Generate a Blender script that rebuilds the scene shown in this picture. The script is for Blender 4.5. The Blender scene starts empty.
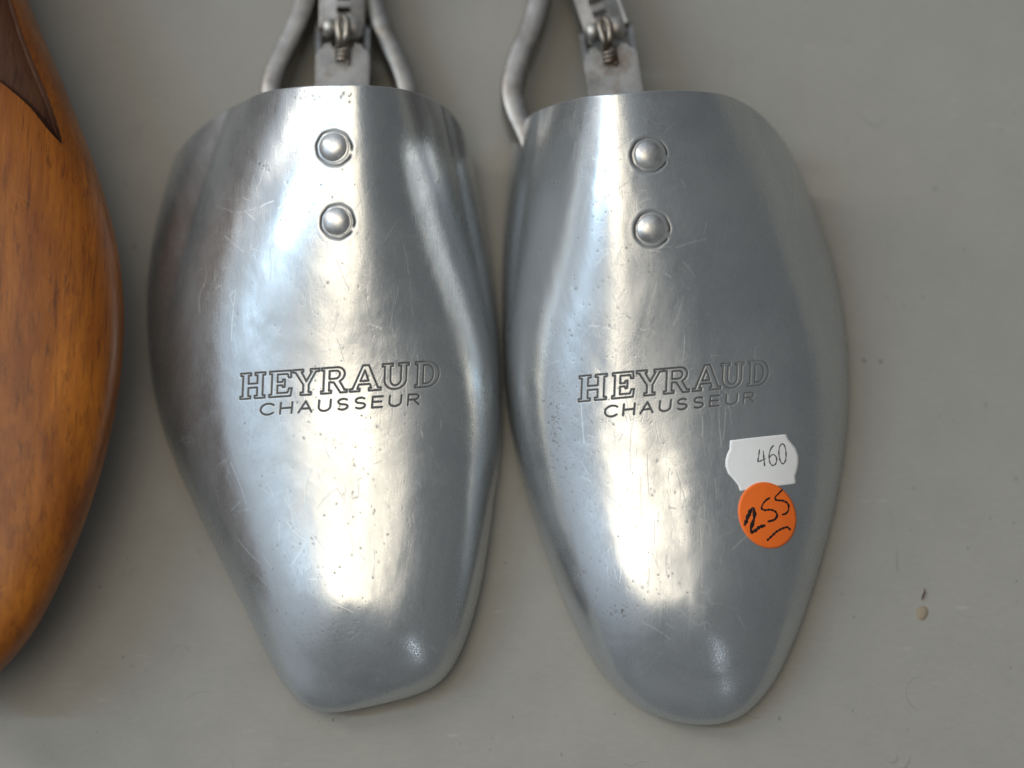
import bpy, math, random
import numpy as np
from mathutils import Vector, Matrix
from mathutils.bvhtree import BVHTree

random.seed(7)
rng = np.random.default_rng(11)
scene = bpy.context.scene
C = scene.collection

# ------------------------------------------------------------------ camera
TILT = math.radians(15.0)
DIST = 0.50
TARGET = Vector((0.0, 0.0, 0.012))
S = 0.00024                                   # metres per picture pixel at the target
cam_loc = TARGET + Vector((0, -math.sin(TILT), math.cos(TILT))) * DIST
cd = bpy.data.cameras.new('camera')
cam = bpy.data.objects.new('camera', cd)
C.objects.link(cam)
cam.location = cam_loc
cam.rotation_euler = (TILT, 0, 0)
cd.sensor_width = 36.0
cd.lens = 36.0 * DIST / (1024 * S)
cd.clip_start = 0.01
cd.clip_end = 100
cd.dof.use_dof = True
cd.dof.focus_distance = DIST - 0.016
cd.dof.aperture_fstop = 4.0
scene.camera = cam

# ------------------------------------------------------------------ light
scene.view_settings.view_transform = 'Standard'
scene.view_settings.look = 'None'
scene.view_settings.exposure = 0.0
scene.view_settings.gamma = 1.0
scene.cycles.filter_width = 1.5
world = bpy.data.worlds.new('World')
scene.world = world
world.use_nodes = True
wt = world.node_tree
wn = wt.nodes['Background']
# a room that is brighter on the upper left (windows, pale walls) and dim on the right and towards the viewer
w_tc = wt.nodes.new('ShaderNodeTexCoord')
w_dot = wt.nodes.new('ShaderNodeVectorMath')
w_dot.operation = 'DOT_PRODUCT'
w_dot.inputs[1].default_value = Vector((-0.66, 0.36, 0.66)).normalized()
w_ramp = wt.nodes.new('ShaderNodeValToRGB')
w_ramp.color_ramp.interpolation = 'EASE'
we = w_ramp.color_ramp.elements
we[0].position, we[0].color = 0.15, (0.105, 0.112, 0.118, 1)
we[1].position, we[1].color = 0.95, (0.55, 0.63, 0.73, 1)
wt.links.new(w_tc.outputs['Generated'], w_dot.inputs[0])
wt.links.new(w_dot.outputs['Value'], w_ramp.inputs['Fac'])
wt.links.new(w_ramp.outputs['Color'], wn.inputs['Color'])
wn.inputs['Strength'].default_value = 1.0


def area(name, loc, target, sx, sy, watts, col):
    l = bpy.data.lights.new(name, 'AREA')
    l.shape = 'RECTANGLE'
    l.size = sx
    l.size_y = sy
    l.energy = watts
    l.color = col
    o = bpy.data.objects.new(name, l)
    C.objects.link(o)
    o.location = loc
    d = Vector(target) - Vector(loc)
    o.rotation_euler = d.to_track_quat('-Z', 'Y').to_euler()
    return o


area('ceiling_lamp', (-0.30, -0.20, 1.9), (0, 0, 0), 0.95, 1.05, 10.5, (1.0, 0.85, 0.63))
area('wall_lamp', (-0.98, 0.46, 0.78), (0, 0, 0), 0.26, 0.80, 4.4, (1.0, 0.93, 0.83))
area('window_light', (-1.30, 0.0, 1.55), (0, 0, 0), 0.06, 0.9, 7.5, (0.56, 0.79, 1.0))
area('spot_lamp', (0.75, -1.5, 1.2), (0, 0, 0), 0.09, 0.09, 0.40, (0.8, 0.9, 1.0))

# ------------------------------------------------------------------ helpers
cam_rot = Matrix.Rotation(TILT, 3, 'X')


def ray(px, py):
    d = Vector(((px - 512) * S, (384 - py) * S, -DIST))
    return (cam_rot @ d).normalized()


def P(px, py, z=0.0):
    d = ray(px, py)
    t = (z - cam_loc.z) / d.z
    return cam_loc + d * t


def Parr(pts, z=0.0):
    return np.array([P(p[0], p[1], z)[:] for p in pts])


def to_px(v):
    """world points (n,3) -> picture pixels (n,2)"""
    r = np.array(cam_rot)
    q = (v - np.array(cam_loc)) @ r
    f = DIST / -q[:, 2] / S
    return np.stack([512 + q[:, 0] * f, 384 - q[:, 1] * f], 1)


def spline(pts, n=400):
    """smooth resampling of a polyline by arc length (Catmull-Rom)"""
    p = np.array(pts, float)
    p = np.vstack([2 * p[0] - p[1], p, 2 * p[-1] - p[-2]])
    out = []
    for i in range(1, len(p) - 2):
        t = np.linspace(0, 1, 30, endpoint=False)[:, None]
        a, b, c, d = p[i - 1], p[i], p[i + 1], p[i + 2]
        out.append(0.5 * ((2 * b) + (c - a) * t + (2 * a - 5 * b + 4 * c - d) * t ** 2 + (3 * b - a - 3 * c + d) * t ** 3))
    out.append(p[-2][None])
    q = np.vstack(out)
    s = np.r_[0, np.cumsum(np.linalg.norm(np.diff(q, axis=0), axis=1))]
    u = np.linspace(0, s[-1], n)
    return np.stack([np.interp(u, s, q[:, k]) for k in range(q.shape[1])], 1)


def smooth(p, sig, keep_ends=True):
    n = int(sig * 3)
    k = np.exp(-0.5 * (np.arange(-n, n + 1) / sig) ** 2)
    k /= k.sum()
    out = p.copy()
    for c in range(p.shape[1]):
        ext = np.r_[2 * p[0, c] - p[n:0:-1, c], p[:, c], 2 * p[-1, c] - p[-2:-n - 2:-1, c]]
        out[:, c] = np.convolve(ext, k, 'valid')
    return out


def tag(o, label=None, cat=None, group=None, kind=None):
    if label: o['label'] = label
    if cat: o['category'] = cat
    if group: o['group'] = group
    if kind: o['kind'] = kind
    return o


def empty(name, loc):
    o = bpy.data.objects.new(name, None)
    C.objects.link(o)
    o.location = loc
    o.empty_display_size = 0.01
    return o


def mesh_obj(name, verts, faces, mat, parent=None, shade=True, attrs=None):
    """verts/faces in world space; faces may be an (n,4) array or a list"""
    me = bpy.data.meshes.new(name)
    v = np.asarray(verts, np.float32)
    if parent is not None:
        off = np.zeros(3)
        q = parent
        while q is not None:
            off += np.array(q.location)
            q = q.parent
        v = v - off.astype(np.float32)
    if isinstance(faces, np.ndarray):
        me.vertices.add(len(v))
        me.vertices.foreach_set('co', v.ravel())
        n, k = faces.shape
        me.loops.add(n * k)
        me.loops.foreach_set('vertex_index', faces.astype(np.int32).ravel())
        me.polygons.add(n)
        me.polygons.foreach_set('loop_start', np.arange(0, n * k, k, dtype=np.int32))
        me.update(calc_edges=True)
    else:
        me.from_pydata([tuple(x) for x in v], [], [tuple(f) for f in faces])
    if attrs:
        for an, av in attrs.items():
            a = me.attributes.new(an, 'FLOAT', 'POINT')
            a.data.foreach_set('value', np.asarray(av, np.float32))
    me.validate()
    if shade:
        me.polygons.foreach_set('use_smooth', np.ones(len(me.polygons), bool))
    me.update()
    me.materials.append(mat)
    o = bpy.data.objects.new(name, me)
    C.objects.link(o)
    if parent is not None:
        o.parent = parent
    return o


def tube(path, radius, n=14, flat=1.0, up=None, caps=True):
    """round or flattened bar along a path (list of Vectors); returns verts, faces"""
    pts = [Vector(p) for p in path]
    vs, fs = [], []
    u = Vector(up) if up else None
    for i, p in enumerate(pts):
        a = pts[max(i - 1, 0)]
        b = pts[min(i + 1, len(pts) - 1)]
        t = (b - a).normalized()
        if up:
            side = t.cross(Vector(up)).normalized()
        else:
            if u is None:
                u = Vector((0, 0, 1)) if abs(t.z) < 0.9 else Vector((1, 0, 0))
            side = t.cross(u).normalized()
        w = side.cross(t).normalized()
        if not up:
            u = w
        r = radius[i] if hasattr(radius, '__len__') else radius
        for k in range(n):
            ang = 2 * math.pi * k / n
            c, s_ = math.cos(ang), math.sin(ang)
            if flat != 1.0:                     # squarish flat strip
                c = math.copysign(abs(c) ** 0.25, c)
                s_ = math.copysign(abs(s_) ** 0.25, s_)
            vs.append(p + side * (r * c) + w * (r * flat * s_))
    m = len(pts)
    for i in range(m - 1):
        for k in range(n):
            k2 = (k + 1) % n
            fs.append((i * n + k, i * n + k2, (i + 1) * n + k2, (i + 1) * n + k))
    if caps:
        fs.append(tuple(reversed(range(n))))
        fs.append(tuple(range((m - 1) * n, m * n)))
    return vs, fs


def merge(parts):
    V, F = [], []
    for v, f in parts:
        o = len(V)
        V += list(v)
        F += [tuple(i + o for i in q) for q in f]
    return V, F


def box(c, sx, sy, sz, rz=0.0, rx=0.0, bev=0.15):
    """softened box (its edges are cut back), rotated about z then placed"""
    hx, hy, hz = sx / 2, sy / 2, sz / 2
    b = bev * min(hx, hy, hz)
    import bmesh
    bm = bmesh.new()
    bmesh.ops.create_cube(bm, size=1.0)
    for v in bm.verts:
        v.co = Vector((v.co.x * sx, v.co.y * sy, v.co.z * sz))
    bmesh.ops.bevel(bm, geom=list(bm.edges), offset=b, segments=2, profile=0.5, affect='EDGES')
    m = Matrix.Translation(c) @ Matrix.Rotation(rz, 4, 'Z') @ Matrix.Rotation(rx, 4, 'X')
    bm.verts.index_update()
    vs = [m @ v.co for v in bm.verts]
    fs = [tuple(v.index for v in f.verts) for f in bm.faces]
    bm.free()
    return vs, fs


# ------------------------------------------------------------------ materials
class NT:
    def __init__(self, name):
        self.m = bpy.data.materials.new(name)
        self.m.use_nodes = True
        self.t = self.m.node_tree
        self.b = self.t.nodes['Principled BSDF']

    def n(self, typ, **kw):
        x = self.t.nodes.new(typ)
        for k, v in kw.items():
            if k in x.inputs:
                x.inputs[k].default_value = v
            else:
                setattr(x, k, v)
        return x

    def l(self, a, b):
        self.t.links.new(a, b)

    def coord(self, scale=(1, 1, 1), rot=(0, 0, 0), loc=(0, 0, 0)):
        tc = self.n('ShaderNodeTexCoord')
        mp = self.n('ShaderNodeMapping')
        mp.inputs['Scale'].default_value = scale
        mp.inputs['Rotation'].default_value = rot
        mp.inputs['Location'].default_value = loc
        self.l(tc.outputs['Object'], mp.inputs['Vector'])
        return mp.outputs['Vector']

    def noise(self, vec, scale, detail=4, rough=0.55, dist=0.0):
        x = self.n('ShaderNodeTexNoise')
        x.inputs['Scale'].default_value = scale
        x.inputs['Detail'].default_value = detail
        x.inputs['Roughness'].default_value = rough
        x.inputs['Distortion'].default_value = dist
        self.l(vec, x.inputs['Vector'])
        return x.outputs['Fac']

    def ramp(self, fac, stops):
        x = self.n('ShaderNodeValToRGB')
        e = x.color_ramp.elements
        while len(e) < len(stops):
            e.new(0.5)
        for k, (p, c) in enumerate(stops):
            e[k].position = p
            e[k].color = (c, c, c, 1) if not hasattr(c, '__len__') else (*c, 1)
        self.l(fac, x.inputs['Fac'])
        return x.outputs['Color']

    def math(self, op, a, b=None, c=None, clamp=False):
        x = self.n('ShaderNodeMath', operation=op, use_clamp=clamp)
        for i, q in enumerate((a, b, c)):
            if q is None:
                continue
            if hasattr(q, 'is_linked'):
                self.l(q, x.inputs[i])
            else:
                x.inputs[i].default_value = q
        return x.outputs[0]

    def mix(self, fac, a, b, mode='MIX'):
        x = self.n('ShaderNodeMix', data_type='RGBA', blend_type=mode)
        for q, k in ((fac, 0), (a, 6), (b, 7)):
            if hasattr(q, 'is_linked'):
                self.l(q, x.inputs[k])
            elif k == 0:
                x.inputs[0].default_value = q
            else:
                x.inputs[k].default_value = (*q, 1)
        return x.outputs[2]

    def bump(self, h, strength, dist, prev=None):
        x = self.n('ShaderNodeBump')
        x.inputs['Strength'].default_value = strength
        x.inputs['Distance'].default_value = dist
        self.l(h, x.inputs['Height'])
        if prev is not None:
            self.l(prev, x.inputs['Normal'])
        return x.outputs['Normal']

    def attr(self, name):
        x = self.n('ShaderNodeAttribute')
        x.attribute_name = name
        return x.outputs['Fac']

    def hairlines(self, scale, sx, sy, rot, width, seed):
        """thin broken scratch lines: the zero contour of a stretched noise, cut by a mask"""
        v = self.coord((sx, sy, 1), (0, 0, rot), (seed, seed * 1.7, 0))
        f = self.noise(v, scale, 2, 0.5, 0.3)
        d = self.math('ABSOLUTE', self.math('SUBTRACT', f, 0.5))
        line = self.math('SUBTRACT', 1.0, self.math('DIVIDE', d, width), clamp=True)
        m = self.noise(self.coord((1, 1, 1), (0, 0, rot), (seed + 3, 0, seed)), 55, 3, 0.6)
        mk = self.ramp(m, [(0.54, 0.0), (0.66, 1.0)])
        return self.math('MULTIPLY', line, mk)


def make_aluminium(name, seed, base=(0.585, 0.605, 0.612)):
    k = NT(name)
    b = k.b
    b.inputs['Metallic'].default_value = 1.0
    # drawn-out polishing marks along the length
    streak = k.noise(k.coord((1, 0.07, 1), (0, 0, 0.06), (seed, 0, 0)), 2600, 3, 0.6)
    streak2 = k.noise(k.coord((1, 0.12, 1), (0, 0, -0.35), (seed + 5, 0, 0)), 1500, 3, 0.6)
    cloud = k.noise(k.coord((1, 0.6, 1), (0, 0, 0), (seed, 2, 0)), 38, 5, 0.62, 0.6)
    fine = k.noise(k.coord((1, 1, 1), (0, 0, 0), (0, seed, 0)), 900, 4, 0.7)
    dull = k.ramp(cloud, [(0.38, 0.0), (0.68, 1.0)])
    col = k.mix(dull, base, tuple(x * 0.86 for x in base))
    col = k.mix(k.math('MULTIPLY', k.ramp(fine, [(0.55, 0.0), (0.75, 1.0)]), 0.22), col, (0.42, 0.41, 0.40))
    # stamped letters and pits hold dark grime
    g = k.attr('grime')
    col = k.mix(k.math('MULTIPLY', k.attr('scratch'), 0.14, clamp=True), col, (0.90, 0.90, 0.90))
    col = k.mix(k.math('MULTIPLY', g, 0.95, clamp=True), col, (0.05, 0.046, 0.040))
    met = k.math('SUBTRACT', 0.86, k.math('MULTIPLY', dull, 0.16))
    k.l(k.math('SUBTRACT', met, k.math('MULTIPLY', g, 0.6), clamp=True), b.inputs['Metallic'])
    k.l(col, b.inputs['Base Color'])
    h1 = k.hairlines(60, 1, 0.35, 0.5, 0.0035, seed + 1)
    h2 = k.hairlines(75, 1, 0.3, -0.7, 0.0035, seed + 2)
    h3 = k.hairlines(90, 1, 0.2, 0.05, 0.004, seed + 4)
    h4 = k.hairlines(50, 1, 0.6, 1.3, 0.003, seed + 6)
    hs = k.math('MAXIMUM', k.math('MAXIMUM', h1, h2), k.math('MAXIMUM', h3, h4))
    scr = k.attr('scratch')
    hs = k.math('MAXIMUM', k.math('MULTIPLY', hs, 0.35), scr)
    r = k.math('ADD', k.math('MULTIPLY', dull, 0.12), 0.215)
    r = k.math('ADD', r, k.math('MULTIPLY', k.math('SUBTRACT', streak, 0.5), 0.16))
    r = k.math('ADD', r, k.math('MULTIPLY', hs, 0.28))
    r = k.math('ADD', r, k.math('MULTIPLY', g, 0.25), clamp=True)
    k.l(r, b.inputs['Roughness'])
    lump = k.noise(k.coord((1, 0.7, 1), (0, 0, 0.3), (seed, 1, 0)), 75, 2, 0.5, 0.4)
    n = k.bump(lump, 0.30, 0.0010)
    n = k.bump(cloud, 0.22, 0.0006, n)
    n = k.bump(streak, 0.10, 0.00006, n)
    n = k.bump(streak2, 0.06, 0.00006, n)
    n = k.bump(k.math('SUBTRACT', 1.0, hs), 0.2, 0.00004, n)
    n = k.bump(fine, 0.08, 0.00006, n)
    k.l(n, b.inputs['Normal'])
    return k.m


def make_steel(name, base, rough, rust=0.0):
    k = NT(name)
    b = k.b
    b.inputs['Metallic'].default_value = 0.92
    c1 = k.noise(k.coord(), 160, 5, 0.65)
    c2 = k.noise(k.coord((1, 1, 1), (0, 0, 0), (2, 2, 2)), 420, 4, 0.7)
    col = k.mix(k.ramp(c1, [(0.40, 0.0), (0.66, 1.0)]), base, tuple(x * 0.62 for x in base))
    if rust:
        rm = k.noise(k.coord((1, 1, 1), (0, 0, 0), (5, 1, 0)), 130, 5, 0.7)
        col = k.mix(k.math('MULTIPLY', k.ramp(rm, [(0.5, 0.0), (0.64, 1.0)]), rust), col, (0.17, 0.095, 0.045))
    k.l(col, b.inputs['Base Color'])
    r = k.math('ADD', k.math('MULTIPLY', c2, 0.28), rough - 0.14, clamp=True)
    k.l(r, b.inputs['Roughness'])
    n = k.bump(c2, 0.35, 0.00015)
    n = k.bump(c1, 0.3, 0.0004, n)
    k.l(n, b.inputs['Normal'])
    return k.m


def make_table():
    k = NT('grey_painted_board')
    b = k.b
    cloud = k.noise(k.coord(), 9, 5, 0.55)
    mid = k.noise(k.coord((1, 1, 1), (0, 0, 0), (3, 1, 0)), 70, 4, 0.6)
    col = k.mix(k.ramp(cloud, [(0.35, 0.0), (0.7, 1.0)]), (0.288, 0.278, 0.247), (0.318, 0.307, 0.272))
    col = k.mix(k.math('MULTIPLY', k.ramp(mid, [(0.42, 0.0), (0.7, 1.0)]), 0.25), col, (0.25, 0.24, 0.213))
    gr_ = k.noise(k.coord((0.5, 1.3, 1), (0, 0, 0.1), (5, 5, 0)), 700, 5, 0.7)
    col = k.mix(k.math('MULTIPLY', k.ramp(gr_, [(0.40, 1.0), (0.62, 0.0)]), 0.13), col, (0.20, 0.19, 0.168))
    # short pale roller marks
    v = k.n('ShaderNodeTexVoronoi')
    v.inputs['Scale'].default_value = 230
    k.l(k.coord((0.35, 1.3, 1), (0, 0, 0.25)), v.inputs['Vector'])
    spots = k.ramp(v.outputs['Distance'], [(0.05, 1.0), (0.16, 0.0)])
    gate = k.ramp(k.noise(k.coord((1, 1, 1), (0, 0, 0), (7, 0, 0)), 60, 3), [(0.49, 0.0), (0.62, 1.0)])
    pale = k.math('MULTIPLY', spots, gate)
    col = k.mix(k.math('MULTIPLY', pale, 0.2), col, (0.55, 0.53, 0.47))
    # small dark specks
    v2 = k.n('ShaderNodeTexVoronoi')
    v2.inputs['Scale'].default_value = 150
    k.l(k.coord((1, 0.8, 1), (0, 0, 0.9), (1, 4, 0)), v2.inputs['Vector'])
    gate2 = k.ramp(k.noise(k.coord((1, 1, 1), (0, 0, 0), (1, 9, 0)), 48, 3), [(0.50, 0.0), (0.60, 1.0)])
    dark = k.math('MULTIPLY', k.ramp(v2.outputs['Distance'], [(0.03, 1.0), (0.09, 0.0)]), gate2)
    v3 = k.n('ShaderNodeTexVoronoi')
    v3.inputs['Scale'].default_value = 330
    k.l(k.coord((1, 0.7, 1), (0, 0, -0.4), (3, 2, 0)), v3.inputs['Vector'])
    gate3 = k.ramp(k.noise(k.coord((1, 1, 1), (0, 0, 0), (6, 3, 0)), 85, 4), [(0.54, 0.0), (0.60, 1.0)])
    dark = k.math('MAXIMUM', dark, k.math('MULTIPLY', k.ramp(v3.outputs['Distance'], [(0.04, 0.8), (0.13, 0.0)]), gate3))
    sc = k.hairlines(30, 1, 0.6, 0.4, 0.0022, 2.0)
    col = k.mix(k.math('MULTIPLY', k.math('MAXIMUM', dark, k.math('MULTIPLY', sc, 0.5)), 0.75), col, (0.08, 0.075, 0.07))
    k.l(col, b.inputs['Base Color'])
    r = k.math('ADD', k.math('MULTIPLY', mid, 0.2), 0.40)
    k.l(r, b.inputs['Roughness'])
    b.inputs['Specular IOR Level'].default_value = 0.35
    n = k.bump(k.noise(k.coord((0.6, 1.4, 1)), 520, 5, 0.65), 0.2, 0.0003)
    n = k.bump(mid, 0.25, 0.0006, n)
    k.l(n, b.inputs['Normal'])
    return k.m


def make_wood(name, light, dark, speck, rough=0.42, coat=0.12):
    k = NT(name)
    b = k.b
    warp = k.noise(k.coord((1, 0.25, 1)), 30, 3, 0.5)
    g = k.noise(k.coord((1, 0.10, 1), (0, 0, 0.12)), 260, 6, 0.62, 0.6)
    big = k.noise(k.coord((1, 0.35, 1), (0, 0, 0), (2, 3, 1)), 34, 6, 0.68, 0.8)
    col = k.mix(k.ramp(big, [(0.34, 0.0), (0.68, 1.0)]), light, dark)
    col = k.mix(k.math('MULTIPLY', k.ramp(g, [(0.40, 0.0), (0.68, 1.0)]), 0.65), col, dark)
    ff = k.noise(k.coord((1, 0.22, 1), (0, 0, 0.2), (4, 4, 0)), 620, 5, 0.7, 0.3)
    col = k.mix(k.math('MULTIPLY', k.ramp(ff, [(0.56, 0.0), (0.70, 1.0)]), 0.6), col, speck)
    pore = k.noise(k.coord((1, 0.04, 1), (0, 0, 0.14), (8, 1, 0)), 1500, 3, 0.6)
    col = k.mix(k.math('MULTIPLY', k.ramp(pore, [(0.55, 0.0), (0.68, 1.0)]), 0.5), col, speck)
    k.l(col, b.inputs['Base Color'])
    r = k.math('ADD', k.math('MULTIPLY', big, 0.22), rough - 0.1)
    k.l(r, b.inputs['Roughness'])
    b.inputs['Coat Weight'].default_value = coat
    b.inputs['Specular IOR Level'].default_value = 0.3
    b.inputs['Coat Roughness'].default_value = 0.25
    n = k.bump(g, 0.12, 0.0003)
    n = k.bump(big, 0.4, 0.0012, n)
    n = k.bump(k.math('SUBTRACT', 1.0, k.hairlines(50, 0.5, 1.2, 1.45, 0.012, 9.0)), 0.4, 0.0002, n)
    k.l(n, b.inputs['Normal'])
    return k.m


def make_plain(name, col, rough, var=0.06):
    k = NT(name)
    f = k.noise(k.coord(), 500, 4, 0.6)
    c = k.mix(k.ramp(f, [(0.35, 0.0), (0.7, 1.0)]), col, tuple(x * (1 - var) for x in col))
    k.l(c, k.b.inputs['Base Color'])
    k.b.inputs['Roughness'].default_value = rough
    k.l(k.bump(f, 0.15, 0.0001), k.b.inputs['Normal'])
    return k.m


M_table = make_table()
M_alu_a = make_aluminium('worn_aluminium', 0.0)
M_alu_b = make_aluminium('worn_aluminium_grey', 8.0, (0.575, 0.597, 0.608))
M_rivet = make_steel('rivet_metal', (0.84, 0.83, 0.81), 0.40)
M_steel = make_steel('dull_steel', (0.37, 0.355, 0.335), 0.42, 0.25)
M_pin = make_steel('worn_pin', (0.62, 0.60, 0.56), 0.52, 0.2)
M_bracket = make_steel('plated_steel', (0.36, 0.35, 0.335), 0.42, 0.6)
M_rusty = make_steel('rusty_steel', (0.40, 0.36, 0.31), 0.40, 0.8)
M_hole = make_plain('dark_slot', (0.03, 0.027, 0.024), 0.8)
M_wood = make_wood('varnished_beech', (0.42, 0.135, 0.012), (0.15, 0.037, 0.005), (0.07, 0.018, 0.004))
M_notch = make_wood('dark_bare_wood', (0.125, 0.054, 0.026), (0.055, 0.022, 0.012), (0.015, 0.007, 0.004), 0.55, 0.0)
M_paper = make_plain('white_paper', (0.93, 0.93, 0.92), 0.6, 0.03)
M_orange = make_plain('orange_paper', (1.0, 0.185, 0.018), 0.55, 0.04)
M_ink = make_plain('grey_ink', (0.12, 0.12, 0.12), 0.6)
M_marker = make_plain('black_marker', (0.018, 0.010, 0.010), 0.4)
M_chip = make_plain('pale_paint', (0.29, 0.235, 0.165), 0.75)

# ------------------------------------------------------------------ tabletop
bx0, bx1, by0, by1, th = -0.42, 0.42, -0.36, 0.36, 0.025
tv, tf = box(Vector(((bx0 + bx1) / 2, (by0 + by1) / 2, -th / 2)), bx1 - bx0, by1 - by0, th, bev=0.2)
tag(mesh_obj('tabletop', tv, tf, M_table, shade=False), kind='structure')

# ------------------------------------------------------------------ letters (unit height, x to the right, y up), closed outlines
W_SER = 0.10


def rect_path(*pts):
    return [list(pts) + [pts[0]]]


def arc(cx, cy, rx, ry, a0, a1, n=12):
    return [(cx + rx * math.cos(math.radians(a0 + (a1 - a0) * i / n)), cy + ry * math.sin(math.radians(a0 + (a1 - a0) * i / n))) for i in range(n + 1)]


GLYPH = {
    'H': rect_path((0, 0), (.40, 0), (.40, .10), (.31, .10), (.31, .42), (.66, .42), (.66, .10), (.57, .10), (.57, 0), (.97, 0), (.97, .10), (.88, .10),
                   (.88, .90), (.97, .90), (.97, 1), (.57, 1), (.57, .90), (.66, .90), (.66, .58), (.31, .58), (.31, .90), (.40, .90), (.40, 1), (0, 1),
                   (0, .90), (.09, .90), (.09, .10), (0, .10)),
    'E': rect_path((0, 0), (.84, 0), (.88, .30), (.77, .30), (.72, .14), (.31, .14), (.31, .44), (.50, .44), (.52, .36), (.60, .36), (.60, .66), (.52, .66),
                   (.50, .57), (.31, .57), (.31, .87), (.70, .87), (.74, .73), (.84, .73), (.82, 1), (0, 1), (0, .90), (.09, .90), (.09, .10), (0, .10)),
    'Y': rect_path((.33, 0), (.75, 0), (.75, .10), (.65, .10), (.65, .40), (.92, .90), (1.05, .90), (1.05, 1), (.70, 1), (.70, .90), (.76, .90), (.55, .53),
                   (.34, .90), (.41, .90), (.41, 1), (0, 1), (0, .90), (.10, .90), (.43, .40), (.43, .10), (.33, .10)),
    'R': [[(0, 0), (.40, 0), (.40, .10), (.31, .10), (.31, .42), (.48, .42), (.76, 0), (1.02, 0), (1.02, .10), (.92, .10), (.72, .44)]
          + arc(.62, .72, .29, .28, -60, 90) + [(0, 1), (0, .90), (.09, .90), (.09, .10), (0, .10), (0, 0)],
          [(.31, .56), (.55, .56)] + arc(.57, .715, .15, .155, -90, 90, 8) + [(.31, .87), (.31, .56)]],
    'A': [[(0, 0), (.36, 0), (.36, .10), (.27, .10), (.33, .26), (.74, .26), (.80, .10), (.71, .10), (.71, 0), (1.16, 0), (1.16, .10), (1.05, .10), (.68, 1),
           (.46, 1), (.10, .10), (0, .10), (0, 0)],
          [(.38, .39), (.69, .39), (.54, .80), (.38, .39)]],
    'U': [[(.09, .90), (.09, .34)] + arc(.50, .36, .41, .37, 180, 360, 18) + [(.91, .90), (1.0, .90), (1.0, 1), (.62, 1), (.62, .90), (.71, .90), (.71, .36)]
          + arc(.51, .36, .20, .22, 0, -180, 12) + [(.31, .90), (.40, .90), (.40, 1), (0, 1), (0, .90), (.09, .90)]],
    'D': [[(0, 0), (.45, 0)] + arc(.45, .5, .47, .5, -90, 90, 18) + [(0, 1), (0, .90), (.09, .90), (.09, .10), (0, .10), (0, 0)],
          [(.31, .14), (.44, .14)] + arc(.44, .5, .26, .36, -90, 90, 14) + [(.31, .86), (.31, .14)]],
}
SANS = {
    'C': [arc(.45, .5, .42, .5, 45, 315, 16)],
    'H': [[(0, 0), (0, 1)], [(.75, 0), (.75, 1)], [(0, .5), (.75, .5)]],
    'A': [[(0, 0), (.42, 1), (.84, 0)], [(.16, .34), (.68, .34)]],
    'U': [[(0, 1), (0, .36)] + arc(.38, .36, .38, .36, 180, 360, 12) + [(.76, 1)]],
    'S': [arc(.36, .75, .32, .25, 40, 270, 10) + arc(.36, .25, .34, .25, 90, -140, 10)],
    'E': [[(.66, 0), (0, 0), (0, 1), (.66, 1)], [(0, .52), (.58, .52)]],
    'R': [[(0, 0), (0, 1), (.42, 1)] + arc(.42, .75, .26, .25, 90, -90, 8) + [(0, .5)], [(.36, .5), (.72, 0)]],
}


def glyph_widths(table):
    return {c: max(p[0] for s in g for p in s) for c, g in table.items()}


def word_segments(spans, table, b0, b1, h0, h1, jit=0.0):
    """spans: [(char, x0, x1)] in picture pixels, baseline from b0=(x,y) to b1, cap height h0..h1. Returns polylines in pixels."""
    wd = glyph_widths(table)
    out = []
    for ch, x0, x1 in spans:
        for s in table[ch]:
            q = []
            for gx, gy in s:
                x = x0 + (x1 - x0) * gx / wd[ch]
                f = (x - b0[0]) / (b1[0] - b0[0])
                y = b0[1] + (b1[1] - b0[1]) * f - gy * (h0 + (h1 - h0) * f)
                q.append((x + gy * 1.0, y))
            out.append(q)
    return out


def seg_distance(pts, polylines):
    """least distance from picture points (n,2) to polylines"""
    d = np.full(len(pts), 1e9)
    for pl in polylines:
        pl = np.array(pl, float)
        lo, hi = pl.min(0) - 6, pl.max(0) + 6
        sel = np.where((pts[:, 0] > lo[0]) & (pts[:, 0] < hi[0]) & (pts[:, 1] > lo[1]) & (pts[:, 1] < hi[1]))[0]
        if not len(sel):
            continue
        q = pts[sel]
        dd = d[sel]
        for a, b in zip(pl[:-1], pl[1:]):
            ab = b - a
            L = (ab ** 2).sum()
            t = np.clip(((q - a) @ ab) / max(L, 1e-9), 0, 1)
            dd = np.minimum(dd, np.hypot(*(q - a - t[:, None] * ab).T))
        d[sel] = dd
    return d


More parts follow.
